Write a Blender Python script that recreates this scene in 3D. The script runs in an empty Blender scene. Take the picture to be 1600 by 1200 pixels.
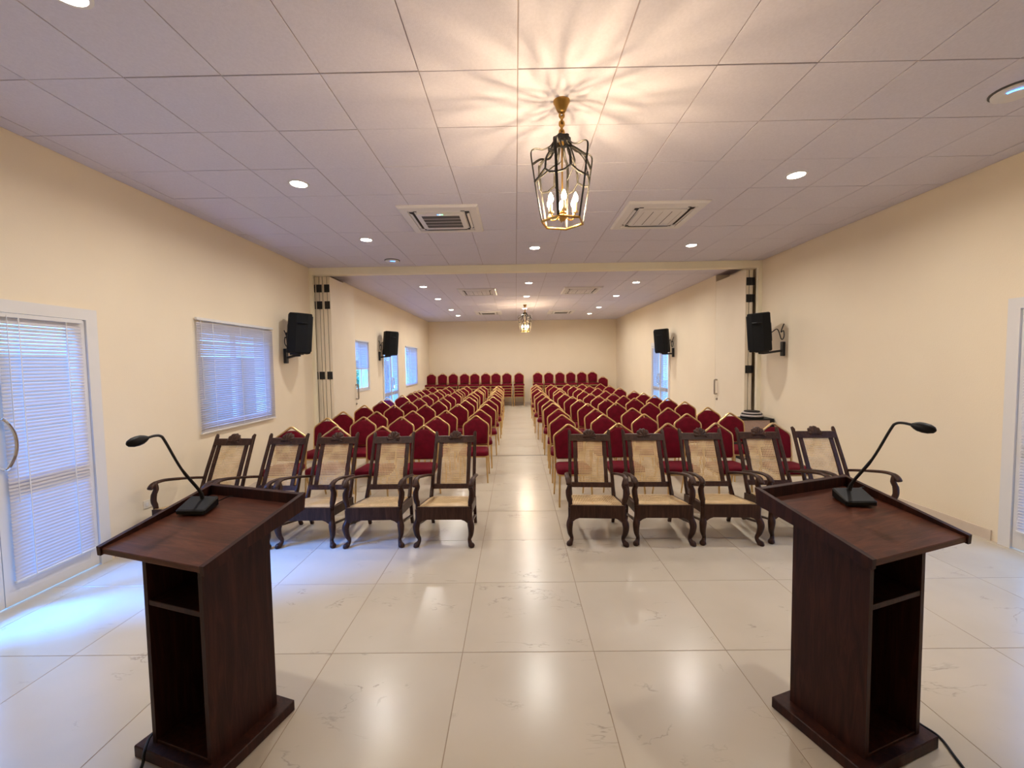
import bpy, bmesh, math, random
from mathutils import Vector, Matrix
random.seed(7)
PI = math.pi
SC = bpy.context.scene
COL = SC.collection
CZ = 3.558            # ceiling height
XL, XR = -3.779, 4.515  # side walls, near hall
XL2, XR2 = -3.69, 4.29  # side walls, far hall
YB, YF, YP = 17.62, -2.6, 7.65  # back wall, front wall (behind camera), partition beam

# ------------------------------------------------------------ camera
def cam_axes(y, p, r):
    fw = Vector((math.sin(y)*math.cos(p), math.cos(y)*math.cos(p), math.sin(p)))
    rt = Vector((math.cos(y), -math.sin(y), 0)); up = rt.cross(fw)
    return rt*math.cos(r)+up*math.sin(r), up*math.cos(r)-rt*math.sin(r), fw
cd = bpy.data.cameras.new('camera'); cam = bpy.data.objects.new('camera', cd); COL.objects.link(cam)
a_, b_, c_ = cam_axes(-.0095, -.0505, -.015)
m = Matrix((a_, b_, -c_)).transposed().to_4x4(); m.translation = (0, 0, 1.7588)
cam.matrix_world = m
cd.sensor_width = 36; cd.lens = 645.6/1600*36; cd.clip_start = .05; cd.clip_end = 200
SC.camera = cam

# ------------------------------------------------------------ world, exposure
w = bpy.data.worlds.new('world'); SC.world = w; w.use_nodes = True
bg = w.node_tree.nodes['Background']
bg.inputs[0].default_value = (.17, .43, 1.0, 1); bg.inputs[1].default_value = 8.0
SC.view_settings.view_transform = 'Standard'; SC.view_settings.look = 'None'
SC.view_settings.gamma = 1; SC.view_settings.use_curve_mapping = False
SC.view_settings.exposure = 0.13
DOWNLIGHT_W = 22.5
# daylight: cool light from the open side of the garden, low and soft
sl = bpy.data.lights.new('daylight', 'SUN'); so_ = bpy.data.objects.new('daylight', sl); COL.objects.link(so_)
sl.energy = 26.0; sl.angle = math.radians(20); sl.color = (.05, .27, 1.0)
so_.rotation_euler = Vector((.686, .365, -.629)).to_track_quat('-Z', 'Y').to_euler()

# ------------------------------------------------------------ materials
MATS = {}
def mat(name, col=(.8, .8, .8), rough=.5, metal=0, spec=.5, **kw):
    if name in MATS: return MATS[name]
    m = bpy.data.materials.new(name); m.use_nodes = True; MATS[name] = m
    p = m.node_tree.nodes['Principled BSDF']
    p.inputs['Base Color'].default_value = (*col, 1); p.inputs['Roughness'].default_value = rough
    p.inputs['Metallic'].default_value = metal; p.inputs['Specular IOR Level'].default_value = spec
    for k, v in kw.items(): p.inputs[k.replace('_', ' ')].default_value = v
    return m
def nodes(m):
    nt = m.node_tree
    def N(t, **kw):
        n = nt.nodes.new(t)
        for k, v in kw.items():
            if k in n.inputs: n.inputs[k].default_value = v
            else: setattr(n, k, v)
        return n
    return nt, N, nt.links.new, nt.nodes['Principled BSDF']
def ramp(N, stops):
    r = N('ShaderNodeValToRGB'); e = r.color_ramp.elements
    while len(e) < len(stops): e.new(.5)
    for x, (p, c) in zip(e, stops): x.position = p; x.color = (*c, 1)
    return r
def noisy(name, c0, c1, scale, rough, bump=0, bscale=None, detail=4, lo=.3, hi=.7, **kw):
    m = mat(name, c0, rough, **kw); nt, N, L, P = nodes(m)
    tc = N('ShaderNodeTexCoord'); n = N('ShaderNodeTexNoise', Scale=scale, Detail=detail)
    L(tc.outputs['Object'], n.inputs['Vector'])
    r = ramp(N, [(lo, c0), (hi, c1)]); L(n.outputs['Fac'], r.inputs[0]); L(r.outputs[0], P.inputs['Base Color'])
    if bump:
        n2 = N('ShaderNodeTexNoise', Scale=bscale or scale*4, Detail=3); L(tc.outputs['Object'], n2.inputs['Vector'])
        b = N('ShaderNodeBump', Strength=bump, Distance=.01); L(n2.outputs['Fac'], b.inputs['Height']); L(b.outputs[0], P.inputs['Normal'])
    return m
def wood(name, dark, mid, light, rough, sc=(9, 9, .9)):
    m = mat(name, mid, rough, spec=.2); nt, N, L, P = nodes(m)
    tc = N('ShaderNodeTexCoord'); oi = N('ShaderNodeObjectInfo')
    add = N('ShaderNodeVectorMath', operation='ADD'); sca = N('ShaderNodeVectorMath', operation='SCALE'); sca.inputs['Scale'].default_value = 7.3
    L(oi.outputs['Random'], sca.inputs[0]); L(tc.outputs['Object'], add.inputs[0]); L(sca.outputs[0], add.inputs[1])
    mp = N('ShaderNodeMapping'); mp.inputs['Scale'].default_value = sc; L(add.outputs[0], mp.inputs[0])
    n = N('ShaderNodeTexNoise', Scale=3.0, Detail=6, Roughness=.6, Distortion=1.2); L(mp.outputs[0], n.inputs['Vector'])
    r = ramp(N, [(.25, dark), (.5, mid), (.78, light)]); L(n.outputs['Fac'], r.inputs[0]); L(r.outputs[0], P.inputs['Base Color'])
    n2 = N('ShaderNodeTexNoise', Scale=22.0, Detail=3); L(mp.outputs[0], n2.inputs['Vector'])
    b = N('ShaderNodeBump', Strength=.12, Distance=.004); L(n2.outputs['Fac'], b.inputs['Height']); L(b.outputs[0], P.inputs['Normal'])
    return m
def emis(name, col, s):
    m = mat(name, col, .5); P = m.node_tree.nodes['Principled BSDF']
    P.inputs['Emission Color'].default_value = (*col, 1); P.inputs['Emission Strength'].default_value = s
    return m

WALL = noisy('cream_wall_paint', (.80, .69, .52), (.83, .72, .545), 1.3, .75, bump=.12, bscale=90)
BEAM = noisy('pale_yellow_paint', (.88, .81, .62), (.90, .83, .64), 2, .6)
PANEL = noisy('cream_panel_laminate', (.80, .70, .54), (.83, .73, .57), 2, .5)
CEIL = noisy('mineral_fibre_tile', (.66, .63, .71), (.71, .68, .76), 60, .9, bump=.15, bscale=160)
TEE = mat('ceiling_tee_grid', (.42, .35, .37), .6)
SKIRT = noisy('skirting_tile', (.60, .50, .40), (.66, .56, .46), 6, .35)
GROUT = mat('grout', (.30, .22, .15), .8)
THRESH = mat('threshold_strip', (.12, .10, .085), .4)
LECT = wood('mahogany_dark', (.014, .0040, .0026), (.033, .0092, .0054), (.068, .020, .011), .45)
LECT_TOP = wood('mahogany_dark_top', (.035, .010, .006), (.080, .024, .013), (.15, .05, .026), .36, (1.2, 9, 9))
CHW = wood('walnut_chair', (.017, .0070, .0045), (.042, .0175, .0105), (.080, .036, .022), .4)
GOLD = mat('gold_tube', (.67, .44, .18), .38, .75)
RED = noisy('red_velvet', (.095, .0012, .0075), (.150, .0022, .013), 14, .75, bump=.2, bscale=240, Sheen_Weight=.02, spec=.12)
SEATUNDER = mat('seat_underside', (.03, .02, .02), .8)
BLACK = mat('black_plastic', (.007, .007, .008), .5, 0, .3)
BLACKM = mat('black_metal', (.016, .016, .018), .4, .3)
CAB = noisy('speaker_cabinet', (.005, .005, .0055), (.008, .008, .009), 80, .65, bump=.3, bscale=300, spec=.2)
BRONZE = mat('lantern_bronze', (.022, .020, .018), .5, .3)
BRASS = mat('aged_brass', (.46, .27, .075), .32, .95)
CHROME = mat('chrome', (.75, .76, .78), .15, 1)
STEEL = mat('steel', (.42, .38, .33), .3, .9)
WHITE = mat('white_aluminium', (.72, .70, .68), .35)
ACW = mat('white_ac_plastic', (.74, .71, .70), .45)
DARK = mat('dark_slot', (.03, .028, .03), .7)
ACD = mat('ac_dark_grille', (.09, .085, .085), .6)
PLATE = mat('switch_plate', (.74, .68, .58), .4)
HINGE = mat('hinge_black', (.022, .020, .020), .45, .4)
TAUPE = noisy('taupe_case_cloth', (.36, .25, .21), (.43, .31, .26), 60, .9, bump=.3, bscale=200)
PALE = mat('pale_grey_tin', (.52, .47, .46), .5)
BARK = mat('shrub_bark', (.10, .07, .05), .9)
LENS = emis('downlight_lens', (1, .93, .80), 42)
BULB = emis('bulb_glow', (1, .74, .45), 620)
LEDB = emis('blue_led', (.08, .32, 1), 6)
LEDG = emis('green_led', (.2, 1, .4), 4)
LEDW = emis('display_glow', (.45, .75, 1), 5)
CANDLE = mat('candle_sleeve', (.80, .60, .30), .4, .2)

def make_floor_mat():
    m = mat('polished_floor_tile', (.7, .62, .52), .24, spec=.5); nt, N, L, P = nodes(m)
    tc = N('ShaderNodeTexCoord'); oi = N('ShaderNodeObjectInfo')
    sca = N('ShaderNodeVectorMath', operation='SCALE'); sca.inputs['Scale'].default_value = 13.0
    add = N('ShaderNodeVectorMath', operation='ADD'); L(oi.outputs['Random'], sca.inputs[0]); L(tc.outputs['Object'], add.inputs[0]); L(sca.outputs[0], add.inputs[1])
    n0 = N('ShaderNodeTexNoise', Scale=1.8, Detail=3); L(add.outputs[0], n0.inputs['Vector'])
    r0 = ramp(N, [(.3, (.505, .44, .345)), (.7, (.555, .488, .388))]); L(n0.outputs['Fac'], r0.inputs[0])
    mp = N('ShaderNodeMapping'); mp.inputs['Scale'].default_value = (1.0, 2.6, 1); mp.inputs['Rotation'].default_value = (0, 0, -.55); L(add.outputs[0], mp.inputs[0])
    n1 = N('ShaderNodeTexNoise', Scale=1.5, Detail=5, Roughness=.62, Distortion=.5); L(mp.outputs[0], n1.inputs['Vector'])
    s = N('ShaderNodeMath', operation='SUBTRACT'); s.inputs[1].default_value = .5; L(n1.outputs['Fac'], s.inputs[0])
    ab = N('ShaderNodeMath', operation='ABSOLUTE'); L(s.outputs[0], ab.inputs[0])
    v = ramp(N, [(0, (1, 1, 1)), (.012, (0, 0, 0))]); L(ab.outputs[0], v.inputs[0])
    n2 = N('ShaderNodeTexNoise', Scale=3.2, Detail=3); L(add.outputs[0], n2.inputs['Vector'])
    k = ramp(N, [(.56, (0, 0, 0)), (.68, (.75, .75, .75))]); L(n2.outputs['Fac'], k.inputs[0])
    mu = N('ShaderNodeMath', operation='MULTIPLY'); L(v.outputs[0], mu.inputs[0]); L(k.outputs[0], mu.inputs[1])
    mix = N('ShaderNodeMix', data_type='RGBA'); L(mu.outputs[0], mix.inputs[0]); L(r0.outputs[0], mix.inputs[6]); mix.inputs[7].default_value = (.27, .22, .18, 1)
    L(mix.outputs[2], P.inputs['Base Color'])
    return m
FLOOR = make_floor_mat()

def make_cane(name, c0, c1):
    m = mat(name, c0, .5); nt, N, L, P = nodes(m)
    tc = N('ShaderNodeTexCoord')
    n = N('ShaderNodeTexNoise', Scale=11, Detail=3); L(tc.outputs['Object'], n.inputs['Vector'])
    r = ramp(N, [(.3, c0), (.7, c1)]); L(n.outputs['Fac'], r.inputs[0]); L(r.outputs[0], P.inputs['Base Color'])
    sep = N('ShaderNodeSeparateXYZ'); L(tc.outputs['UV'], sep.inputs[0])
    def wave(o):
        a = N('ShaderNodeMath', operation='MULTIPLY'); a.inputs[1].default_value = 2*PI/.017; L(o, a.inputs[0])
        s = N('ShaderNodeMath', operation='SINE'); L(a.outputs[0], s.inputs[0])
        g = N('ShaderNodeMath', operation='GREATER_THAN'); g.inputs[1].default_value = -.15; L(s.outputs[0], g.inputs[0]); return g
    gx, gy = wave(sep.outputs[0]), wave(sep.outputs[1])
    mu = N('ShaderNodeMath', operation='MULTIPLY'); L(gx.outputs[0], mu.inputs[0]); L(gy.outputs[0], mu.inputs[1])
    n3 = N('ShaderNodeTexNoise', Scale=7, Detail=2); L(tc.outputs['Object'], n3.inputs['Vector'])
    r3 = ramp(N, [(.34, (.45, .45, .45)), (.55, (1, 1, 1))]); L(n3.outputs['Fac'], r3.inputs[0])
    mu2 = N('ShaderNodeMath', operation='MULTIPLY'); L(mu.outputs[0], mu2.inputs[0]); L(r3.outputs[0], mu2.inputs[1])
    inv = N('ShaderNodeMath', operation='SUBTRACT'); inv.inputs[0].default_value = 1; L(mu2.outputs[0], inv.inputs[1])
    L(inv.outputs[0], P.inputs['Alpha'])
    return m
CANE = make_cane('woven_cane', (.50, .33, .15), (.68, .49, .26))

def make_glass(name, tint=(.9, .97, 1)):
    m = bpy.data.materials.new(name); m.use_nodes = True; MATS[name] = m
    nt = m.node_tree; nt.nodes.remove(nt.nodes['Principled BSDF']); out = nt.nodes['Material Output']
    t = nt.nodes.new('ShaderNodeBsdfTransparent'); t.inputs[0].default_value = (*tint, 1)
    g = nt.nodes.new('ShaderNodeBsdfGlossy'); g.inputs['Roughness'].default_value = .02
    lw = nt.nodes.new('ShaderNodeLayerWeight'); lw.inputs['Blend'].default_value = .5
    pw = nt.nodes.new('ShaderNodeMath'); pw.operation = 'POWER'; pw.inputs[1].default_value = 5; nt.links.new(lw.outputs['Facing'], pw.inputs[0])
    f = nt.nodes.new('ShaderNodeMath'); f.operation = 'MULTIPLY_ADD'; f.inputs[1].default_value = .9; f.inputs[2].default_value = .04; nt.links.new(pw.outputs[0], f.inputs[0])
    x = nt.nodes.new('ShaderNodeMixShader')
    nt.links.new(f.outputs[0], x.inputs[0]); nt.links.new(t.outputs[0], x.inputs[1]); nt.links.new(g.outputs[0], x.inputs[2]); nt.links.new(x.outputs[0], out.inputs[0])
    return m
GLASS = make_glass('window_glass')
def make_slat():
    m = mat('blind_slat', (.56, .53, .55), .45); nt, N, L, P = nodes(m)
    out = nt.nodes['Material Output']; t = N('ShaderNodeBsdfTranslucent'); t.inputs[0].default_value = (.6, .62, .68, 1)
    x = N('ShaderNodeMixShader'); x.inputs[0].default_value = .012
    L(P.outputs[0], x.inputs[1]); L(t.outputs[0], x.inputs[2]); L(x.outputs[0], out.inputs[0]); return m
SLAT = make_slat()
LEAF = noisy('shrub_leaf', (.06, .20, .07), (.16, .38, .16), 8, .5)
GRASS = noisy('garden_ground', (.07, .13, .05), (.16, .16, .10), 2, .9)
PAVE = noisy('garden_paving', (.34, .32, .30), (.42, .40, .37), 3, .8)

# ------------------------------------------------------------ mesh builder
class MB:
    def __init__(s): s.v = []; s.f = []; s.uv = None
    def add(s, vs, fs):
        o = len(s.v); s.v += [Vector(p) for p in vs]; s.f += [[i+o for i in f] for f in fs]; return s
    def box(s, x0, x1, y0, y1, z0, z1, c=0):
        if c <= 0:
            return s.add([(x, y, z) for z in (z0, z1) for x, y in ((x0, y0), (x1, y0), (x1, y1), (x0, y1))],
                         [(3, 2, 1, 0), (4, 5, 6, 7), (0, 1, 5, 4), (1, 2, 6, 5), (2, 3, 7, 6), (3, 0, 4, 7)])
        bm = bmesh.new()
        for X, dx in ((x0, c), (x1, -c)):
            for Y, dy in ((y0, c), (y1, -c)):
                for Z, dz in ((z0, c), (z1, -c)):
                    bm.verts.new((X+dx, Y+dy, Z)); bm.verts.new((X+dx, Y, Z+dz)); bm.verts.new((X, Y+dy, Z+dz))
        bmesh.ops.convex_hull(bm, input=bm.verts[:]); bm.verts.index_update()
        s.add([v.co.copy() for v in bm.verts], [[v.index for v in f.verts] for f in bm.faces]); bm.free(); return s
    def tube(s, pts, r, n=8, closed=False, flat=None, cap=True):
        pts = [Vector(p) for p in pts]; k = len(pts)
        rr = (list(r)+[r[-1]]*k)[:k] if isinstance(r, list) else [r]*k
        tang = []
        for i in range(k):
            a = pts[(i-1) % k] if closed or i else pts[0]; b = pts[(i+1) % k] if closed or i < k-1 else pts[-1]
            tang.append((b-a).normalized())
        up = Vector((0, 0, 1)) if abs(tang[0].z) < .9 else Vector((0, 1, 0))
        if flat: up = Vector(flat)
        u = (up - tang[0]*up.dot(tang[0])).normalized(); vs = []
        for i in range(k):
            u = (u - tang[i]*u.dot(tang[i])).normalized(); w_ = tang[i].cross(u)
            ri = rr[i]; ra, rb = ri if isinstance(ri, (list, tuple)) else (ri, ri)
            for j in range(n):
                t = 2*PI*(j+.5)/n; vs.append(pts[i]+u*ra*math.cos(t)+w_*rb*math.sin(t))
        fs = []
        for i in range(k if closed else k-1):
            p, q = i*n, ((i+1) % k)*n
            for j in range(n): fs.append((p+j, p+(j+1) % n, q+(j+1) % n, q+j))
        if cap and not closed: fs += [tuple(range(n-1, -1, -1)), tuple((k-1)*n+j for j in range(n))]
        return s.add(vs, fs)
    def lathe(s, prof, c=(0, 0, 0), n=16):
        vs = []; fs = []
        for r, z in prof:
            for j in range(n):
                t = 2*PI*j/n; vs.append((c[0]+r*math.cos(t), c[1]+r*math.sin(t), c[2]+z))
        for i in range(len(prof)-1):
            for j in range(n): fs.append((i*n+j, i*n+(j+1) % n, (i+1)*n+(j+1) % n, (i+1)*n+j))
        fs += [tuple(range(n-1, -1, -1)), tuple((len(prof)-1)*n+j for j in range(n))]
        return s.add(vs, fs)
    def pad(s, outline, rings):
        """outline: 2D polygon (u,v); rings: (scale inset in metres, height). z = height."""
        n = len(outline); cx = sum(p[0] for p in outline)/n; cy = sum(p[1] for p in outline)/n
        vs = []; fs = []
        for ins, h in rings:
            for x, y in outline:
                d = math.hypot(x-cx, y-cy); k = max(0, (d-ins)/d); vs.append((cx+(x-cx)*k, cy+(y-cy)*k, h))
        for i in range(len(rings)-1):
            for j in range(n): fs.append((i*n+j, i*n+(j+1) % n, (i+1)*n+(j+1) % n, (i+1)*n+j))
        fs += [tuple(range(n-1, -1, -1)), tuple((len(rings)-1)*n+j for j in range(n))]
        return s.add(vs, fs)
    def xf(s, fn): s.v = [Vector(fn(p)) for p in s.v]; return s
    def rot(s, axis, ang, piv=(0, 0, 0)):
        R = Matrix.Rotation(ang, 3, axis); P = Vector(piv); s.v = [R @ (p-P)+P for p in s.v]; return s
    def move(s, d): D = Vector(d); s.v = [p+D for p in s.v]; return s
    def mesh(s, name, m, smooth=False, ang=40):
        me = bpy.data.meshes.new(name); me.from_pydata([tuple(p) for p in s.v], [], s.f); me.materials.append(m)
        if s.uv:
            ul = me.uv_layers.new(name='UVMap')
            for l in me.loops: ul.data[l.index].uv = s.uv[l.vertex_index]
        if smooth:
            me.polygons.foreach_set('use_smooth', [True]*len(me.polygons)); me.set_sharp_from_angle(angle=math.radians(ang))
        me.validate(); return me
    def build(s, name, m, parent=None, smooth=False, ang=40, **kw):
        return link(name, s.mesh(name, m, smooth, ang), parent, **kw)
def link(name, me, parent=None, label=None, cat=None, group=None, kind=None, loc=None):
    o = bpy.data.objects.new(name, me); COL.objects.link(o)
    if parent: o.parent = parent
    if loc: o.location = loc
    return tag(o, label, cat, group, kind)
def tag(o, label=None, cat=None, group=None, kind=None):
    for k, v in (('label', label), ('category', cat), ('group', group), ('kind', kind)):
        if v: o[k] = v
    return o
def thing(name, label=None, cat=None, loc=(0, 0, 0), rz=0, group=None, kind=None):
    o = bpy.data.objects.new(name, None); COL.objects.link(o); o.empty_display_size = .1
    o.location = loc; o.rotation_euler = (0, 0, rz); return tag(o, label, cat, group, kind)
def copy_tree(o, parent=None):
    c = o.copy(); COL.objects.link(c); c.parent = parent
    for ch in list(o.children): copy_tree(ch, c)
    return c
ORD = ['first', 'second', 'third', 'fourth', 'fifth', 'sixth', 'seventh', 'eighth', 'ninth', 'tenth', 'eleventh', 'twelfth', 'thirteenth']
def bez(pts, n=6):
    """Catmull-Rom through pts"""
    P = [Vector(p) for p in pts]; P = [P[0]*2-P[1]]+P+[P[-1]*2-P[-2]]; out = []
    for i in range(1, len(P)-2):
        for k in range(n):
            t = k/n; a, b, c, d = P[i-1:i+3]
            out.append(.5*((2*b)+(c-a)*t+(2*a-5*b+4*c-d)*t*t+(3*b-a-3*c+d)*t**3))
    return out+[P[-2]]

# ------------------------------------------------------------ room shell
def wall_x(name, X, th, y0, y1, z0, z1, holes, m=WALL):
    """wall in plane X (room face), thickness th (signed, away from room), holes = (ya,yb,za,zb)"""
    ys = sorted({y0, y1, *[h[0] for h in holes], *[h[1] for h in holes]}); zs = sorted({z0, z1, *[h[2] for h in holes], *[h[3] for h in holes]})
    solid = {}
    for i in range(len(ys)-1):
        for k in range(len(zs)-1):
            yc, zc = (ys[i]+ys[i+1])/2, (zs[k]+zs[k+1])/2
            solid[i, k] = not any(h[0] < yc < h[1] and h[2] < zc < h[3] for h in holes)
    b = MB()
    for (i, k), v in solid.items():
        if not v: continue
        ya, yb, za, zb = ys[i], ys[i+1], zs[k], zs[k+1]; X2 = X+th
        b.add([(X, ya, za), (X, yb, za), (X, yb, zb), (X, ya, zb)], [(0, 1, 2, 3)])
        b.add([(X2, ya, za), (X2, yb, za), (X2, yb, zb), (X2, ya, zb)], [(3, 2, 1, 0)])
        for di, dk, e in ((-1, 0, ((ya, za), (ya, zb))), (1, 0, ((yb, za), (yb, zb))), (0, -1, ((ya, za), (yb, za))), (0, 1, ((ya, zb), (yb, zb)))):
            if not solid.get((i+di, k+dk), False):
                (p, q), (r, t) = e; b.add([(X, p, q), (X, r, t), (X2, r, t), (X2, p, q)], [(0, 1, 2, 3)])
    me = b.mesh(name, m); bm = bmesh.new(); bm.from_mesh(me); bmesh.ops.remove_doubles(bm, verts=bm.verts, dist=1e-5)
    bmesh.ops.recalc_face_normals(bm, faces=bm.faces); bm.to_mesh(me); bm.free()
    return link(name, me, kind='structure')
DOOR_L = (2.18, 3.655, 0, 2.235); WIN_L = (4.93, 6.30, 1.03, 2.29)
DOOR_R = (2.32, 3.785, 0, 2.225)
WIN_2 = (9.53, 10.40, 1.17, 2.36); DOOR_3 = (11.46, 12.93, 0, 2.27); WIN_3 = (13.86, 15.43, 1.04, 2.385)
DOOR_4 = (11.58, 13.03, 0, 2.27)
H = CZ+.12
wall_x('wall_left', XL, -.22, YF, 7.70, -.06, H, [DOOR_L, WIN_L])
wall_x('wall_right', XR, .22, YF, 7.70, -.06, H, [DOOR_R])
wall_x('wall_left_rear', XL2, -.22, 8.96, YB, -.06, H, [WIN_2, DOOR_3, WIN_3])
wall_x('wall_right_rear', XR2, .34, 8.932, YB, -.06, H, [DOOR_4])
# pocket walls behind the folded partition panels
wall_x('wall_left_pocket', XL-.06, -.15, 7.70, 8.96, -.06, H, [])
wall_x('wall_right_pocket', XR+.06, .15, 7.70, 8.96, -.06, H, [])
MB().box(XL-.3, XR+.3, YB, YB+.2, -.06, H).build('wall_back', WALL, kind='structure')
MB().box(XL-.22, XR+.22, YF-.2, YF, -.06, H).build('wall_front', WALL, kind='structure')
# partition track beam and jambs
MB().box(XL, XR, YP, YP+.13, 3.43, CZ+.1).build('trim_beam', BEAM, kind='structure')
MB().box(XL, XL+.055, YP+.005, YP+.075, 0, 3.43).build('trim_jamb_left', BEAM, kind='structure')
MB().box(XR-.07, XR, YP+.005, YP+.075, 0, 3.43).build('trim_jamb_right', BEAM, kind='structure')
# skirting
def skirt(name, X, s, spans):
    b = MB()
    for y0, y1 in spans: b.box(min(X, X+s*.014), max(X, X+s*.014), y0, y1, 0, .10)
    b.build(name, SKIRT, kind='structure')
skirt('baseboard_left', XL, 1, [(YF, 2.13), ]); skirt('baseboard_left_window', XL, 1, [(3.75, 7.65)])
skirt('baseboard_right', XR, -1, [(YF, 2.27)]); skirt('baseboard_right_hall', XR, -1, [(3.90, 7.65)])
skirt('baseboard_left_rear', XL2, 1, [(8.97, 11.41)]); skirt('baseboard_left_corner', XL2, 1, [(12.98, YB)])
skirt('baseboard_right_rear', XR2, -1, [(8.97, 11.53)]); skirt('baseboard_right_corner', XR2, -1, [(13.08, YB)])
MB().box(XL2, XR2, YB-.014, YB, 0, .10).build('baseboard_back', SKIRT, kind='structure')

def tiles(owner, name, x0, x1, y0, y1, gx, gy, p, gap, ztop, th, m, jit=0.0):
    cache = {}
    def rng(a0, a1, g):
        i = math.floor((a0-g)/p); out = []
        while g+p*i < a1-1e-6:
            lo, hi = max(a0, g+p*i), min(a1, g+p*(i+1)); i += 1
            if hi-lo > .03: out.append((lo+gap/2, hi-gap/2))
        return out
    for ya, yb in rng(y0, y1, gy):
        for xa, xb in rng(x0, x1, gx):
            key = (round(xb-xa, 3), round(yb-ya, 3))
            if key not in cache:
                hx, hy = key[0]/2, key[1]/2; cache[key] = MB().box(-hx, hx, -hy, hy, -th/2, th/2, .0012 if th > .005 else 0).mesh(name, m)
            o = link(name, cache[key], owner, loc=((xa+xb)/2, (ya+yb)/2, ztop+random.uniform(-jit, jit)))
            if jit: o.rotation_euler = (random.uniform(-jit, jit)*1.2, random.uniform(-jit, jit)*1.2, 0)
fl = MB().box(XL, XR, YF, 7.775, -.06, -.0016).build('floor', GROUT, kind='structure')
tiles(fl, 'floor_tile', XL, XR, .83-3.2, 7.775, -.3494, 2.433, .8, .0036, -.005, .01, FLOOR)
fl2 = MB().box(XL-.12, XR+.12, 7.805, YB, -.06, -.0016).build('floor', GROUT, kind='structure')
tiles(fl2, 'floor_tile', XL2, XR2, 7.805, YB, -.3494, 7.83, .8, .0036, -.005, .01, FLOOR)
MB().box(XL, XR, 7.775, 7.805, -.06, .001).build('trim_threshold', THRESH, kind='structure')
ce = MB().box(XL-.2, XR+.2, YF, YP, CZ+.006, CZ+.10).build('ceiling', TEE, kind='structure')
tiles(ce, 'ceiling_tile', XL, XR, -.42, YP, .0384, 2.629, .61, .0075, CZ+.006, .012, CEIL, .0016)
ce2 = MB().box(XL-.2, XR+.2, YP+.01, YB, CZ+.006, CZ+.10).build('ceiling', TEE, kind='structure')
tiles(ce2, 'ceiling_tile', XL2, XR2, YP+.13, YB, .0384, 2.629, .61, .0075, CZ+.006, .012, CEIL, .0016)
MB().box(XL, XR, YF, -.425, CZ, CZ+.006).build('ceiling_margin', CEIL, kind='structure')

# ------------------------------------------------------------ outside
MB().box(-30, XL-.2, -12, 40, -.2, -.08).build('ground', GRASS, kind='structure')
MB().box(XR+.2, 30, -12, 40, -.2, -.08).build('ground', PAVE, kind='structure')
def shrub(x, y, h, r, label):
    t = thing('garden_shrub', label, 'shrub', (x, y, -.08), group='shrubs outside the half-open window')
    s = MB()
    for k in range(5):
        a = k*1.26; s.tube([(0, 0, 0), (.1*math.cos(a), .1*math.sin(a), h*.3), (r*.6*math.cos(a), r*.6*math.sin(a), h*.75)], [.03, .02, .008], 5)
    s.build('stem', BARK, t)
    l = MB()
    for k in range(900):
        a = random.uniform(0, 2*PI); e = random.uniform(-.9, 1); q = random.uniform(.55, 1)**.5
        c = Vector((r*q*math.cos(a)*math.sqrt(1-e*e*.8), r*q*math.sin(a)*math.sqrt(1-e*e*.8), h*.58+h*.42*e*q))
        R = Matrix.Rotation(random.uniform(0, 6), 3, 'Z') @ Matrix.Rotation(random.uniform(-1.2, 1.2), 3, 'X'); g = random.uniform(.05, .09)
        l.add([c+R @ Vector(p)*g for p in ((-1, 0, 0), (0, -.45, .1), (1, 0, 0), (0, .45, .1))], [(0, 1, 2, 3)])
    tag(l.build('foliage', LEAF, t), kind='stuff')
MB().box(-11, -10.8, -12, 40, -.08, 2.1).build('wall_sky_block', noisy('sky_block_dark', (.17, .16, .13), (.23, .21, .17), 2, .9), kind='structure')  # added wall: blocks the low sky behind the blinds, dark to dull their gaps
for i, (x, y, h, r) in enumerate(((-6.0, 14.6, 1.75, .75), (-7.0, 16.9, 2.1, .8), (-5.3, 16.1, 1.3, .5), (-6.6, 19.2, 2.4, .9))):
    shrub(x, y, h, r, ['broad green shrub outside the half-raised blind, nearest the glass', 'tall green shrub behind the others outside the small window', 'low green shrub outside the small rear window', 'tallest green shrub, furthest outside the rear windows'][i])

# ------------------------------------------------------------ windows, doors, blinds (left: s=+1 faces +X)
def bx(b, X, s, d0, d1, y0, y1, z0, z1, c=.002):
    xa, xb = X+s*d0, X+s*d1; return b.box(min(xa, xb), max(xa, xb), y0, y1, z0, z1, c)
def ring(X, s, d0, d1, y0, y1, z0, z1, wd):
    b = MB(); P = lambda d, y, z: (X+s*d, y, z); vs = []
    for d in (d0, d1):
        for k in (0, wd): vs += [P(d, y0+k, z0+k), P(d, y1-k, z0+k), P(d, y1-k, z1-k), P(d, y0+k, z1-k)]
    fs = []
    for j in range(4):
        q = (j+1) % 4
        fs += [(j, q, q+4, j+4), (8+j, j+12, q+12, 8+q), (j, j+8, q+8, q), (4+j, 4+q, 12+q, 12+j)]
    return b.add(vs, fs)
def window(n, X, s, y0, y1, z0, z1):
    t = thing('window_%d' % n, loc=(0, 0, 0), kind='structure')
    ring(X, s, -.10, -.03, y0, y1, z0, z1, .05).build('window_frame', WHITE, t)
    ym = (y0+y1)/2
    bx(MB(), X, s, -.095, -.045, ym-.025, ym+.025, z0+.05, z1-.05).build('mullion', WHITE, t)
    bx(MB(), X, s, -.07, -.064, y0+.045, ym-.02, z0+.045, z1-.045, 0).build('pane', GLASS, t)
    bx(MB(), X, s, -.07, -.064, ym+.02, y1-.045, z0+.045, z1-.045, 0).build('pane', GLASS, t)
    bx(MB(), X, s, -.03, .012, y0-.005, y1+.005, z0-.03, z0).build('window_sill', WHITE, t)
window(1, XL, 1, *WIN_L); window(2, XL2, 1, *WIN_2); window(3, XL2, 1, *WIN_3)
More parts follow.
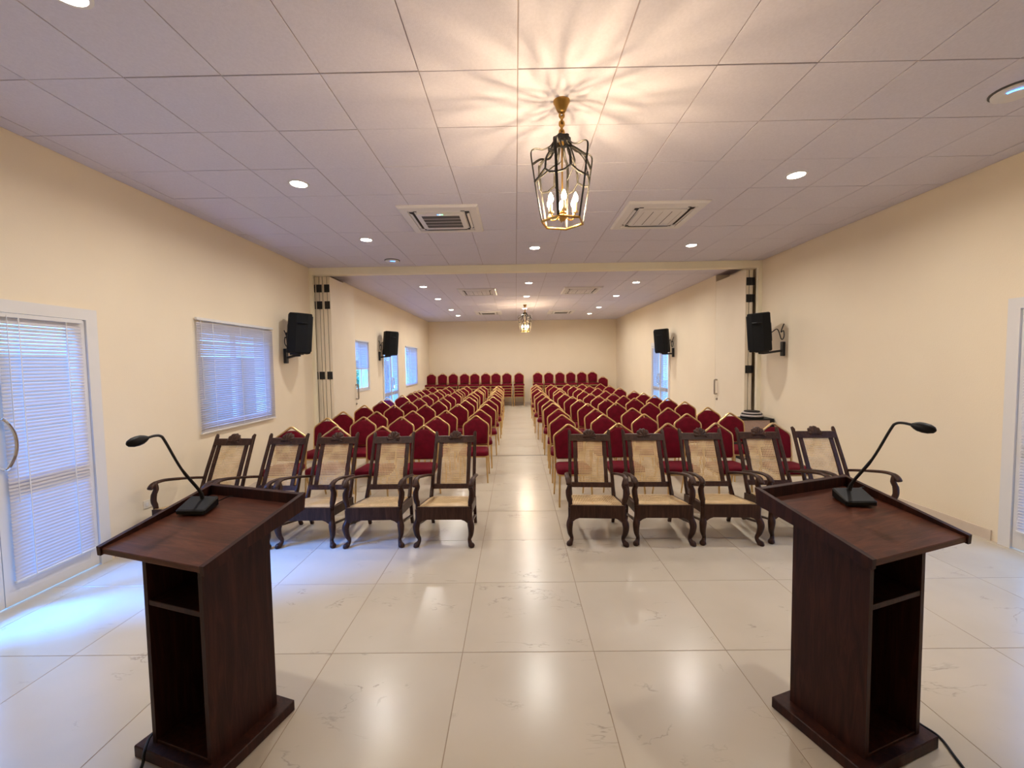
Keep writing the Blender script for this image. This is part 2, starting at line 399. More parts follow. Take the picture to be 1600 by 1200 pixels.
def blind(label, X, s, d, y0, y1, z0, z1, pitch=.027, tilt=1.0, cords=2, group=None, flip=False):
    t = thing('venetian_blind', label, 'blind', group=group)
    bx(MB(), X, s, d-.014, d+.016, y0, y1, z1-.032, z1).build('headrail', WHITE, t)
    bx(MB(), X, s, d-.010, d+.012, y0+.002, y1-.002, z0, z0+.016).build('bottom_rail', WHITE, t)
    b = MB(); z = z0+.028; hw = .0135
    while z < z1-.045:
        dx, dz = hw*math.cos(tilt), hw*math.sin(tilt)*(-1 if flip else 1); zj = z+random.uniform(-.001, .001)
        pts = [(X+s*(d-dx), zj-dz*-1), (X+s*d+s*.0025, zj+.001), (X+s*(d+dx), zj-dz)]
        vs = [(p, y0+.004, q) for p, q in pts]+[(p, y1-.004, q) for p, q in pts]
        b.add(vs, [(0, 1, 4, 3), (1, 2, 5, 4)]); z += pitch
    b.build('slats', SLAT, t, kind='stuff')
    for k in range(cords):
        y = y0+(y1-y0)*((k+.5)/cords if cords > 2 else (.22, .78)[k])
        bx(MB(), X, s, d+.013, d+.0145, y-.004, y+.004, z0+.01, z1-.02, 0).build('ladder_tape', WHITE, t)
    bx(MB(), X, s, d+.018, d+.022, y0+.05, y0+.054, z0+(z1-z0)*.3, z1-.02, 0).build('tilt_wand', WHITE, t)
blind('wide closed venetian blind on the left wall between glass door and loudspeaker', XL, 1, .03, 4.85, 6.375, .965, 2.355, cords=3, flip=True, tilt=1.22)
blind('half-raised venetian blind on the small window beside the folded partition', XL2, 1, -.005, 9.53, 10.40, 1.66, 2.36, tilt=1.0, flip=True)
blind('closed venetian blind on the rear left window by the back wall', XL2, 1, .02, 13.82, 15.46, 1.03, 2.39, tilt=1.05, flip=True)

def d_handle(X, s, d, y, zc, hh, out, parent, name='handle', m=CHROME, r=.012):
    P = lambda dd, yy, z: (X+s*dd, yy, z)
    MB().tube(bez([P(d, y, zc-hh), P(d+.05, y, zc-hh), P(d+.055, y+out, zc-hh*.5), P(d+.055, y+out*1.3, zc), P(d+.055, y+out, zc+hh*.5), P(d+.05, y, zc+hh), P(d, y, zc+hh)], 5), r, 8).build(name, m, parent, True)
def leaf(root, X, s, y0, y1, z1, mid, handle_y, hz, hh, out):
    t = thing('door_leaf'); t.parent = root
    ring(X, s, -.035, .005, y0, y1, .012, z1, .075).build('stile_frame', WHITE, t)
    bx(MB(), X, s, -.034, .004, y0+.07, y1-.07, mid-.05, mid+.05).build('mid_rail', WHITE, t)
    bx(MB(), X, s, -.034, .004, y0+.07, y1-.07, .08, .17).build('bottom_rail', WHITE, t)
    bx(MB(), X, s, -.018, -.012, y0+.07, y1-.07, mid+.05, z1-.07, 0).build('pane', GLASS, t)
    bx(MB(), X, s, -.018, -.012, y0+.07, y1-.07, .165, mid-.05, 0).build('pane', GLASS, t)
    d_handle(X, s, .005, handle_y, hz, hh, out, t)
    return t
def door(n, X, s, hole, mid=.92, hz=1.22, hh=.17):
    y0, y1, z0, z1 = hole; t = thing('door_%d' % n, kind='structure')
    fr = MB(); P = lambda d, y, z: (X+s*d, y, z)
    o, i = .05, .045
    poly = [(y0-o, .0), (y0-o, z1+o), (y1+o, z1+o), (y1+o, .0), (y1-i, .0), (y1-i, z1-i), (y0+i, z1-i), (y0+i, .0)]
    vs = [P(.022, y, z) for y, z in poly]+[P(-.06, y, z) for y, z in poly]
    fs = []
    for a, b in ((0, 1), (1, 2), (2, 3)):
        c, d = {0: (6, 7), 1: (5, 6), 2: (4, 5)}[a]; fs += [(a, b, c, d), (a+8, d+8, c+8, b+8)]
    for j in range(8): fs.append((j, j+8, (j+1) % 8+8, (j+1) % 8))
    fr.add(vs, fs).build('door_frame', WHITE, t)
    ym = (y0+y1)/2
    return t, (y0+i+.004, ym-.003), (ym+.003, y1-i-.004), z1-i-.006
t, la, lb, zt = door(1, XL, 1, DOOR_L)
leaf(t, XL, 1, *lb, zt, .92, lb[0]+.035, 1.22, .18, .045)
tag(leaf(t, XL, 1, *la, zt, .92, la[1]-.035, 1.22, .18, -.045))
t, la, lb, zt = door(2, XR, -1, DOOR_R)
leaf(t, XR, -1, *lb, zt, .92, lb[0]+.035, 1.22, .18, .04); leaf(t, XR, -1, *la, zt, .92, la[1]-.035, 1.22, .18, -.04)
t, la, lb, zt = door(3, XL2, 1, DOOR_3)
leaf(t, XL2, 1, *lb, zt, .92, lb[0]+.035, 1.22, .15, .04); leaf(t, XL2, 1, *la, zt, .92, la[1]-.035, 1.22, .15, -.04)
t, la4, lb4, zt4 = door(4, XR2, -1, DOOR_4)
leaf(t, XR2, -1, *lb4, zt4, .92, lb4[0]+.035, 1.22, .15, .04); leaf(t, XR2, -1, *la4, zt4, .92, la4[1]-.035, 1.22, .15, -.04)
ym = (DOOR_L[0]+DOOR_L[1])/2
blind('tall venetian blind on the near left glass door leaf with chrome handle', XL, 1, .022, ym+.055, DOOR_L[1]-.09, .17, 2.185, tilt=1.2)
ym = (DOOR_R[0]+DOOR_R[1])/2
blind('venetian blind on the glass door at the right edge beside the lectern', XR, -1, .022, ym+.055, DOOR_R[1]-.09, .17, 2.17, tilt=.95)
blind('unseen added blind holding back the sky on the right glass door, leaf nearer the speaker', XR, -1, .022, DOOR_R[0]+.09, ym-.055, .17, 2.17, tilt=.8)  # out-of-view blind added to cut the sky light through this leaf
ym = (DOOR_3[0]+DOOR_3[1])/2
blind('venetian blind on the rear left glass door, leaf nearer the camera', XL2, 1, .022, DOOR_3[0]+.09, ym-.055, .17, 2.20, tilt=1.0, pitch=.028, flip=True)
blind('venetian blind on the rear left glass door, leaf nearer the back wall', XL2, 1, .022, ym+.055, DOOR_3[1]-.09, .17, 2.20, tilt=1.0, pitch=.028, flip=True)
ym = (DOOR_4[0]+DOOR_4[1])/2
blind('venetian blind on the rear right glass door, leaf nearer the camera', XR2, -1, .022, DOOR_4[0]+.09, ym-.055, .17, 2.20, tilt=1.0, pitch=.028, flip=True)
blind('venetian blind on the rear right glass door, leaf nearer the back wall', XR2, -1, .022, ym+.055, DOOR_4[1]-.09, .17, 2.20, tilt=1.0, pitch=.028, flip=True)

# ------------------------------------------------------------ folding partitions
def partition(name, label, xs, y0, y1, face, hinge_x, handle_y):
    t = thing(name, label, 'partition')
    for x0, x1 in xs: MB().box(x0, x1, y0, y1, .012, 3.425, .004).build('panel', PANEL, t)
    for x0, x1 in gaps(xs): MB().box(x0, x1, y0+.02, y1-.02, .012, 3.42).build('gap_fill', DARK, t)  # dark fill standing for the black gaps between panels
    for hx, hw in hinge_x:
        for z0, z1 in ((3.135, 3.28), (2.825, 2.97), (1.505, 1.65)):
            MB().box(hx-hw, hx+hw, y0-.012, y0+.001, z0, z1, .003).build('hinge', HINGE, t)
    s = face[1]; X = face[0]
    MB().tube(bez([(X, handle_y, 1.04), (X+s*.05, handle_y, 1.04), (X+s*.055, handle_y, 1.08), (X+s*.055, handle_y, 1.19), (X+s*.055, handle_y, 1.30), (X+s*.05, handle_y, 1.34), (X, handle_y, 1.34)], 4), .016, 8).build('pull_handle', STEEL, t, True)
    k = MB(); k.tube([(X, handle_y, .93), (X+s*.012, handle_y, .93)], .024, 14); k.tube([(X+s*.012, handle_y, .93), (X+s*.03, handle_y, .93)], .009, 8)
    k.build('lock', STEEL, t, True)
def gaps(xs): return [(xs[i][1]-.001, xs[i+1][0]+.001) for i in range(len(xs)-1)]
partition('folding_partition', 'cream folding partition panels stacked against the left wall with black hinges',
          [(-3.748, -3.667), (-3.655, -3.605), (-3.593, -3.522), (-3.510, -3.456)], 7.79, 8.93, (-3.456, 1), [(-3.762, .028), (-3.660, .050), (-3.515, .050)], 8.87)
partition('folding_partition', 'cream folding partition panels stacked against the right wall, flush, with handle',
          [(4.290, 4.350), (4.364, 4.425)], 7.79, 8.93, (4.290, -1), [(4.348, .048), (4.428, .028)], 8.84)

# ------------------------------------------------------------ ceiling fittings
def downlight(x, y, label):
    t = thing('downlight', label, 'ceiling light', (x, y, CZ), group='recessed downlights')
    b = MB(); n = 20; vs = []; fs = []
    for r, z in ((.098, 0), (.096, -.006), (.078, -.008), (.072, .0)):
        vs += [(r*math.cos(2*PI*j/n), r*math.sin(2*PI*j/n), z) for j in range(n)]
    for i in range(3): fs += [(i*n+j, i*n+(j+1) % n, (i+1)*n+(j+1) % n, (i+1)*n+j) for j in range(n)]
    b.add(vs, fs).build('trim_ring', ACW, t, True)
    MB().lathe([(.073, -.002), (.073, -.0035)], n=20).build('lens', LENS, t)
    l = bpy.data.lights.new('downlight_lamp', 'AREA'); l.shape = 'DISK'; l.size = .11; l.energy = DOWNLIGHT_W; l.color = (1, .95, .885); l.spread = PI*.92
    o = bpy.data.objects.new('downlight_lamp', l); COL.objects.link(o); o.parent = t; o.location = (0, 0, -.012)
for side, x, ys in (('left', -2.115, (2.04, 4.153, 6.0, 9.66, 11.48, 13.81, 15.48)), ('centre', .325, (6.572, 9.41, 11.29, 13.79, 15.5)), ('right', 2.775, (2.09, 4.167, 6.584, 9.55, 11.43, 13.76, 15.53))):
    near = [y for y in ys if y < YP]; far = [y for y in ys if y > YP]
    for i, y in enumerate(near): downlight(x, y, f'glowing round downlight, {side} line, {ORD[len(near)-1-i]} in front of the beam')
    for i, y in enumerate(far): downlight(x, y, f'glowing round downlight, {side} line, {ORD[i]} behind the beam')

def cassette(x, y, label, dark):
    t = thing('ceiling_air_conditioner', label, 'air conditioner', (x, y, CZ), group='ceiling cassette air conditioners')
    h = .465; s_o = .335
    b = MB(); vs = []
    for hh, z in ((h, 0), (h, -.012), (h-.02, -.028), (.36, -.034), (.36, -.018)):
        vs += [(-hh, -hh, z), (hh, -hh, z), (hh, hh, z), (-hh, hh, z)]
    fs = [(i*4+j, i*4+(j+1) % 4, (i+1)*4+(j+1) % 4, (i+1)*4+j) for i in range(4) for j in range(4)]+[(19, 18, 17, 16)]
    b.add(vs, fs).build('panel', ACW, t)
    for k in range(4):
        R = Matrix.Rotation(k*PI/2, 3, 'Z')
        s = MB().box(-.30, .30, .298, .352, -.021, -.0185); s.v = [R @ p for p in s.v]; s.build('air_slot', DARK, t)
        s = MB().box(-.255, .255, .318, .350, -.031, -.026, .001); s.rot('X', .35, (0, .334, -.028)); s.v = [R @ p for p in s.v]; s.build('louver', ACW if k else ACD, t)
    o = .285
    poly = []
    for cx, cy, a0 in ((o-.05, o-.05, 0), (-o+.05, o-.05, 90), (-o+.05, -o+.05, 180), (o-.05, -o+.05, 270)):
        for q in range(5): a = math.radians(a0+q*22.5); poly.append((cx+.05*math.cos(a), cy+.05*math.sin(a)))
    g = MB().pad([(px, -py) for px, py in poly], [(0, -.018), (0, -.036), (.012, -.041)]).build('grille', ACW, t, True)
    if dark:
        for k in range(4): MB().box(-.225, .225, -.215+k*.108, -.125+k*.108, -.0425, -.0405).build('intake_opening', ACD, g)
    else:
        for k in range(5): MB().box(-.22+k*.11-.004, -.22+k*.11+.004, -.23, .23, -.0420, -.0405).build('groove', ACD if k % 2 else PALE, g)
    if dark == 2:
        for k, mm in ((0, LEDB), (1, LEDW), (2, LEDG)): MB().box(-.03+k*.025, -.012+k*.025, -.268, -.252, -.0425, -.041).build('indicator_light', mm, g)
cassette(-.87, 5.215, 'ceiling cassette air conditioner with dark slats, left of the near lantern', 2)
cassette(1.765, 5.22, 'ceiling cassette air conditioner with pale closed grille, right of the near lantern', 0)
cassette(-.92, 10.45, 'ceiling cassette air conditioner left of centre just behind the beam', 0)
cassette(1.66, 10.45, 'ceiling cassette air conditioner right of centre just behind the beam', 0)
cassette(-.94, 14.75, 'ceiling cassette air conditioner left of the far lantern near the back wall', 1)
cassette(1.64, 14.80, 'ceiling cassette air conditioner right of the far lantern near the back wall', 1)
def access_point(x, y, label, ac):
    t = thing('ceiling_sensor', label, 'sensor', (x, y, CZ))
    MB().lathe([(.13, 0), (.13, -.006), (.125, -.010)], n=28).build('base_ring', ACD, t, True)
    MB().lathe([(.118, -.009), (.116, -.022), (.095, -.033), (.06, -.038)], n=28).build('cover', ACW, t, True)
    n = 10; b = MB(); vs = []
    for j in range(n+1):
        a = ac-.45+.9*j/n
        for r, z in ((.080, -.0355), (.094, -.0345)): vs.append((r*math.cos(a), r*math.sin(a), z-.0025))
    b.add(vs, [(2*j, 2*j+1, 2*j+3, 2*j+2) for j in range(n)]).build('light_arc', LEDB, t)
access_point(3.42, 2.93, 'round white ceiling device with blue light at the right edge', PI*1.22)
access_point(-2.10, 7.20, 'round white ceiling device with blue light beside the beam', PI*1.62)

def lantern(x, y, label):
    t = thing('lantern_chandelier', label, 'chandelier', (x, y, 0), group='hanging lantern chandeliers')
    MB().lathe([(.058, CZ), (.058, CZ-.008), (.05, CZ-.02), (.034, CZ-.06), (.026, CZ-.072), (.012, CZ-.078)], n=20).build('canopy', BRASS, t, True)
    c = MB()
    z = CZ-.075; k = 0
    while z > 3.335:
        a = k*PI/2; pts = [(.014*math.cos(q)*math.cos(a), .014*math.cos(q)*math.sin(a), z-.018+.021*math.sin(q)) for q in [2*PI*j/10 for j in range(10)]]
        c.tube(pts, .008, 6, closed=True); z -= .029; k += 1
    c.build('chain', BRASS, t, True, kind='stuff')
    MB().lathe([(.010, 3.345), (.024, 3.335), (.026, 3.315), (.014, 3.295), (.022, 3.28), (.01, 3.262)], n=12).build('finial', BRASS, t, True)
    cr = MB(); n = 24; rr = [.062 if j % 4 < 2 else .052 for j in range(n)]; vs = []
    for zz in (3.27, 3.315):
        for q in (1, .72): vs += [(rr[j]*q*math.cos(2*PI*j/n), rr[j]*q*math.sin(2*PI*j/n), zz) for j in range(n)]
    fs = []
    for j in range(n):
        e = (j+1) % n; fs += [(j, e, 2*n+e, 2*n+j), (n+j, 3*n+j, 3*n+e, n+e), (j, n+j, n+e, e), (2*n+j, 2*n+e, 3*n+e, 3*n+j)]
    cr.add(vs, fs).build('crown', BRONZE, t)
    ph = .22
    D = lambda a, r, zz: (r*math.cos(a), r*math.sin(a), zz)
    for k in range(6):
        a = ph+k*PI/3
        MB().tube([D(a, .150, 2.735), D(a, .190, 2.95)]+bez([D(a, .212, 3.10), D(a, .222, 3.17), D(a, .218, 3.205), D(a, .19, 3.222), D(a, .14, 3.222), D(a, .09, 3.245), D(a, .058, 3.285)], 4), (.0045, .0095), 6, flat=D(a, 1, 0)).build('cage_bar', BRONZE, t, True)
        a2 = a+PI/6
        MB().tube(bez([D(a2, .055, 3.28), D(a2, .075, 3.235), D(a2, .12, 3.19), D(a2, .160, 3.13), D(a2, .172, 3.055)], 5), (.0045, .0095), 6, flat=D(a2, 1, 0)).build('ogee_bar', BRONZE, t, True)
        MB().tube(bez([D(a, .058, 3.27), D(a+.25, .10, 3.20), D(a+.62, .150, 3.185), D(a+PI/3, .214, 3.115)], 5), (.009, .0045), 6).build('swirl_bar', BRONZE, t, True)
    r = MB(); pts = []
    for k in range(6):
        a = ph+k*PI/3; pts += [D(a, .199, 3.0), D(a+PI/12, .186, 3.015), D(a+PI/6, .173, 3.055), D(a+PI/4, .186, 3.015)]
    r.tube(pts, (.009, .0045), 6, closed=True).build('chevron_band', BRONZE, t)
    r = MB(); r.tube([D(ph+k*PI/3, .150, 2.735) for k in range(6)], .0085, 6, closed=True); r.build('bottom_ring', BRASS, t)
    MB().tube([(0, 0, 3.27), (0, 0, 2.80)], .006, 8).build('stem', BRASS, t, True)
    MB().lathe([(.008, 2.745), (.022, 2.752), (.03, 2.77), (.022, 2.79), (.03, 2.80), (.012, 2.82)], n=12).build('hub', BRASS, t, True)
    for k in range(6):
        a = ph+.3+k*PI/3
        arm = MB().tube(bez([D(a, .02, 2.785), D(a, .05, 2.765), D(a, .085, 2.768), D(a, .098, 2.79)], 4), .0045, 6).build('candle_arm', BRASS, t, True)
        MB().lathe([(.018, 2.785), (.02, 2.795), (.0095, 2.798), (.0095, 2.855)], D(a, .098, 0), 10).build('candle_sleeve', CANDLE, arm, True)
        MB().lathe([(.006, 2.855), (.016, 2.868), (.018, 2.882), (.012, 2.903), (.003, 2.922)], D(a, .098, 0), 10).build('bulb', BULB, arm, True)
lantern(.343, 2.95, 'black and brass cage lantern with lit candle bulbs, nearest to the camera')
lantern(.315, 12.9, 'small-looking black and brass cage lantern hanging far back in the hall')

# ------------------------------------------------------------ loudspeakers
def loudspeaker(c, yaw, tilt, roll, wall, plate_y, plate_z, label):
    """c cabinet centre; wall = (X, s) s=+1 left wall"""
    X, s = wall
    t = thing('loudspeaker', label, 'loudspeaker', (0, 0, 0), group='wall-mounted loudspeakers')
    R = Matrix.Rotation(yaw, 3, 'Z') @ Matrix.Rotation(tilt, 3, 'X') @ Matrix.Rotation(roll, 3, 'Y'); C = Vector(c)
    def put(b): b.v = [R @ p+C for p in b.v]; return b
    plan = [(-.185, .16), (-.195, .10), (-.17, -.06), (-.105, -.165), (.105, -.165), (.17, -.06), (.195, .10), (.185, .16)]
    put(MB().pad(plan, [(.02, -.32), (0, -.305), (0, .305), (.02, .32)])).build('cabinet', CAB, t)
    put(MB().box(-.172, .172, .158, .176, -.285, .285, .008)).build('grille', BLACKM, t)
    put(MB().box(-.085, .085, -.172, -.160, -.16, .14, .004)).build('connector_panel', BLACK, t)
    for k in (-1, 1): put(MB().tube([(k*.176, -.04, .16), (k*.205, .0, .16), (k*.21, .05, .16), (k*.19, .09, .16)], .011, 6)).build('carry_handle', BLACK, t, True)
    put(MB().tube([(-.10, .02, -.325), (-.10, .02, -.335)], .02, 8)).build('foot', BLACK, t); put(MB().tube([(.10, .02, -.325), (.10, .02, -.335)], .02, 8)).build('foot', BLACK, t)
    b = MB(); P = lambda d, y, z: (X+s*d, y, z)
    base = R @ Vector((0, -.02, -.345))+C
    bxo = MB(); xa, xb = X+s*.001, X+s*.05; bxo.box(min(xa, xb), max(xa, xb), plate_y-.035, plate_y+.035, plate_z-.12, plate_z+.12, .006)
    bxo.build('wall_plate', BLACKM, t)
    MB().tube([P(.04, plate_y, plate_z-.03), (base.x-s*.02, base.y, base.z-.01), (base.x+s*.05, base.y+.02, base.z-.005)], .02, 8).build('bracket_arm', BLACKM, t, True)
    MB().box(base.x-.085, base.x+.085, base.y-.06, base.y+.06, base.z, base.z+.035, .004).build('bracket_tray', BLACKM, t)
    rear = R @ Vector((0, -.17, -.02))+C
    MB().tube(bez([rear, rear.lerp(Vector(P(.06, plate_y, plate_z+.25)), .5)+Vector((0, -.03, .06)), P(.07, plate_y-.03, plate_z+.16), P(.055, plate_y-.07, plate_z+.20), P(.05, plate_y-.05, plate_z+.30), P(.06, plate_y, plate_z+.28), P(.03, plate_y+.01, plate_z+.36), P(.012, plate_y, plate_z+.42)], 5), .008, 6).build('cable', BLACK, t, True)
loudspeaker((-3.50, 6.70, 2.285), -1.0, -.08, 0, (XL, 1), 6.74, 1.93, 'black loudspeaker on the left wall bracket beside the wide blind')
loudspeaker((4.11, 7.02, 2.215), 1.0, -.06, -.07, (XR, -1), 7.0, 1.93, 'black loudspeaker on the right wall bracket beside the folded panels')
loudspeaker((-3.42, 11.3, 2.345), -1.0, -.08, 0, (XL2, 1), 11.15, 2.00, 'black loudspeaker high beside the rear left glass door')
loudspeaker((3.99, 11.3, 2.30), 1.0, -.06, -.05, (XR2, -1), 11.25, 1.98, 'black loudspeaker high beside the rear right glass door')

# ------------------------------------------------------------ banquet chairs
def make_banquet():
    t = thing('banquet_chair', 'x', 'chair')
    lean = lambda z: .165+.10*max(0, (z-.40)/.55)**1.25
    for s in (-1, 1):
        MB().tube([(s*.205, -.245, 0), (s*.198, -.225, .20), (s*.192, -.215, .385)], [.0105, .012, .013], 6).build('leg', GOLD, t, True)
        MB().tube([(s*.195, .275, 0), (s*.193, .215, .2), (s*.192, .168, .40)], [.0105, .012, .013], 6).build('leg', GOLD, t, True)
    arch = [(-.188, .40), (-.190, .52), (-.195, .66), (-.198, .745), (-.197, .775), (-.187, .800), (-.165, .820), (-.10, .866), (-.045, .908), (-.018, .926), (0, .930)]
    arch = arch+[(-x, z) for x, z in arch[-2::-1]]
    MB().tube([(x, lean(z), z) for x, z in arch], (.016, .0145), 8, flat=(0, 1, 0)).build('back_frame', GOLD, t, True)
    MB().tube([(-.195, lean(.50), .50), (.195, lean(.50), .50)], .008, 6).build('crossbar', GOLD, t, True)
    out = [(-.176, .525), (-.184, .66), (-.187, .745), (-.185, .772), (-.176, .794), (-.156, .812), (-.10, .852), (-.062, .878), (-.035, .884), (0, .885)]
    out = out+[(-x, z) for x, z in out[-2::-1]]+[(.165, .505), (-.165, .505)]
    p = MB().pad(out, [(.02, -.030), (.006, -.026), (0, -.012), (0, .012), (.008, .020)])
    p.xf(lambda q: (q.x, lean(q.y)+q.z, q.y)).build('backrest', RED, t, True, 50)
    so = []
    for cx, cy, a0, r in ((.15, .11, 0, .05), (-.15, .11, 90, .05), (-.15, -.17, 180, .07), (.15, -.17, 270, .07)):
        for q in range(5): a = math.radians(a0+q*22.5); so.append((cx+r*math.cos(a), cy+r*math.sin(a)))
    MB().pad(so, [(.012, .395), (0, .402), (0, .440), (.008, .456), (.03, .468), (.09, .474)]).build('seat', RED, t, True, 50)
    MB().pad(so, [(.02, .375), (.004, .377), (.004, .396)]).build('seat_frame', GOLD, t)
    return t
ban = make_banquet(); used = [0]
def place_ban(x, y, z, rz, label, group):
    t = ban if not used[0] else copy_tree(ban); used[0] = 1
    t.location = (x, y, z); t.rotation_euler = (0, 0, rz); t['label'] = label; t['group'] = group
LX = [-.62, -1.23, -1.82, -2.44, -3.07]; LY = [5.53, 6.5, 7.31, 8.39, 9.25, 10.1, 11.1, 11.95, 12.65, 13.3, 14.1, 15.1]
RX = [.72, 1.36, 2.0, 2.63, 3.32]; RY = [5.43, 6.42, 7.24, 8.22, 9.09, 9.93, 10.8, 11.8, 12.95, 14.3, 15.6]
LM = {0: [None, (-1.248, 5.525), (-1.801, 5.495), (-2.446, 5.55), (-3.015, 5.546)], 1: [(-.64, 6.51), (-1.252, 6.48), (-1.814, 6.48), (-2.428, 6.54), (-2.999, 6.47)],
      2: [(-.638, 7.35), (-1.24, 7.29), (-1.843, 7.31), (-2.482, 7.27), (-3.11, 7.34)], 3: [(-.604, 8.33), (-1.173, 8.41), (-1.839, 8.37), (-2.488, 8.37), (-3.14, 8.46)],
      4: [(-.603, 9.3), (-1.135, 9.24), (-1.756, 9.21), (-2.424, 9.23), (-3.065, 9.4)], 5: [(-.573, 10.12), (-1.158, 10.14), (-1.808, 10.06), (-2.389, 10.07), (-3.20, 10.2)]}
RM = {0: [(.70, 5.455), (1.357, 5.48), (2.004, 5.42), (2.61, 5.39), (3.297, 5.33)], 1: [(.717, 6.46), (1.364, 6.44), (1.982, 6.40), (2.62, 6.37), (3.329, 6.42)],
      2: [(.74, 7.3), (1.397, 7.22), (2.039, 7.27), (2.653, 7.22), (3.325, 7.2)], 3: [(.739, 8.32), (1.402, 8.14), (2.012, 8.25), (2.652, 8.21), (3.358, 8.27)],
      4: [(.768, 9.03), (1.389, 9.03), (2.006, 9.13), (2.644, 9.23), (3.319, 9.08)], 5: [(.707, 9.89), (1.341, 9.9), (2.008, 10.0), (2.59, 9.92), (3.295, 9.85)],
      6: [(.678, 10.78), (1.297, 10.8), (1.939, 10.77), (2.529, 10.71), (3.29, 10.70)], 7: [(.70, 11.84), (1.267, 11.89), (1.934, 11.75), (2.541, 11.72), (3.28, 11.5)]}
COLN = ['aisle seat', 'second from the aisle', 'third from the aisle', 'fourth from the aisle', 'wall-side seat']
for side, xs, ys, meas in (('left', LX, LY, LM), ('right', RX, RY, RM)):
    for r, y in enumerate(ys):
        for c, x in enumerate(xs):
            px, py = x, y
            if r in meas:
                if meas[r][c] is None: continue
                px, py = meas[r][c]
            else:
                px += random.uniform(-.035, .035); py += random.uniform(-.06, .06)
                if side == 'right': px -= .05*c*(r-7)/4
            row = 'front' if r == 0 else ORD[r]
            if r == len(ys)-1: row = 'rearmost'
            place_ban(px, py-.258, 0, random.uniform(-.06, .06)+(.12 if (side, r, c) == ('left', 0, 4) else 0),
                      f'red banquet chair in the {side} block, {row} row, {COLN[c]}', f'red chairs of the {side} block')
SX = [-3.505, -3.04, -2.592, -2.127, -1.696, -1.248, -.817, -.37, .126, .904, 1.36, 1.823, 2.275, 2.721, 3.166, 3.611]
LEV = {5: ['bottom', 'second from bottom', 'middle', 'second from top', 'top'], 3: ['bottom', 'middle', 'top']}
for i, x in enumerate(SX):
    n = 5 if i < 15 else 3
    nm = 'in the short stack by the right rear corner' if i == 15 else (f'{ORD[i]} stack from the left along back wall' if i < 9 else f'{ORD[i-9]} stack right of aisle, back wall')
    for k in range(n):
        place_ban(x+random.uniform(-.006, .006), 16.96-k*.018, k*.112, random.uniform(-.015, .015), f'stacked red chair, {LEV[n][k]}, {nm}', 'stacked red chairs at the back wall')

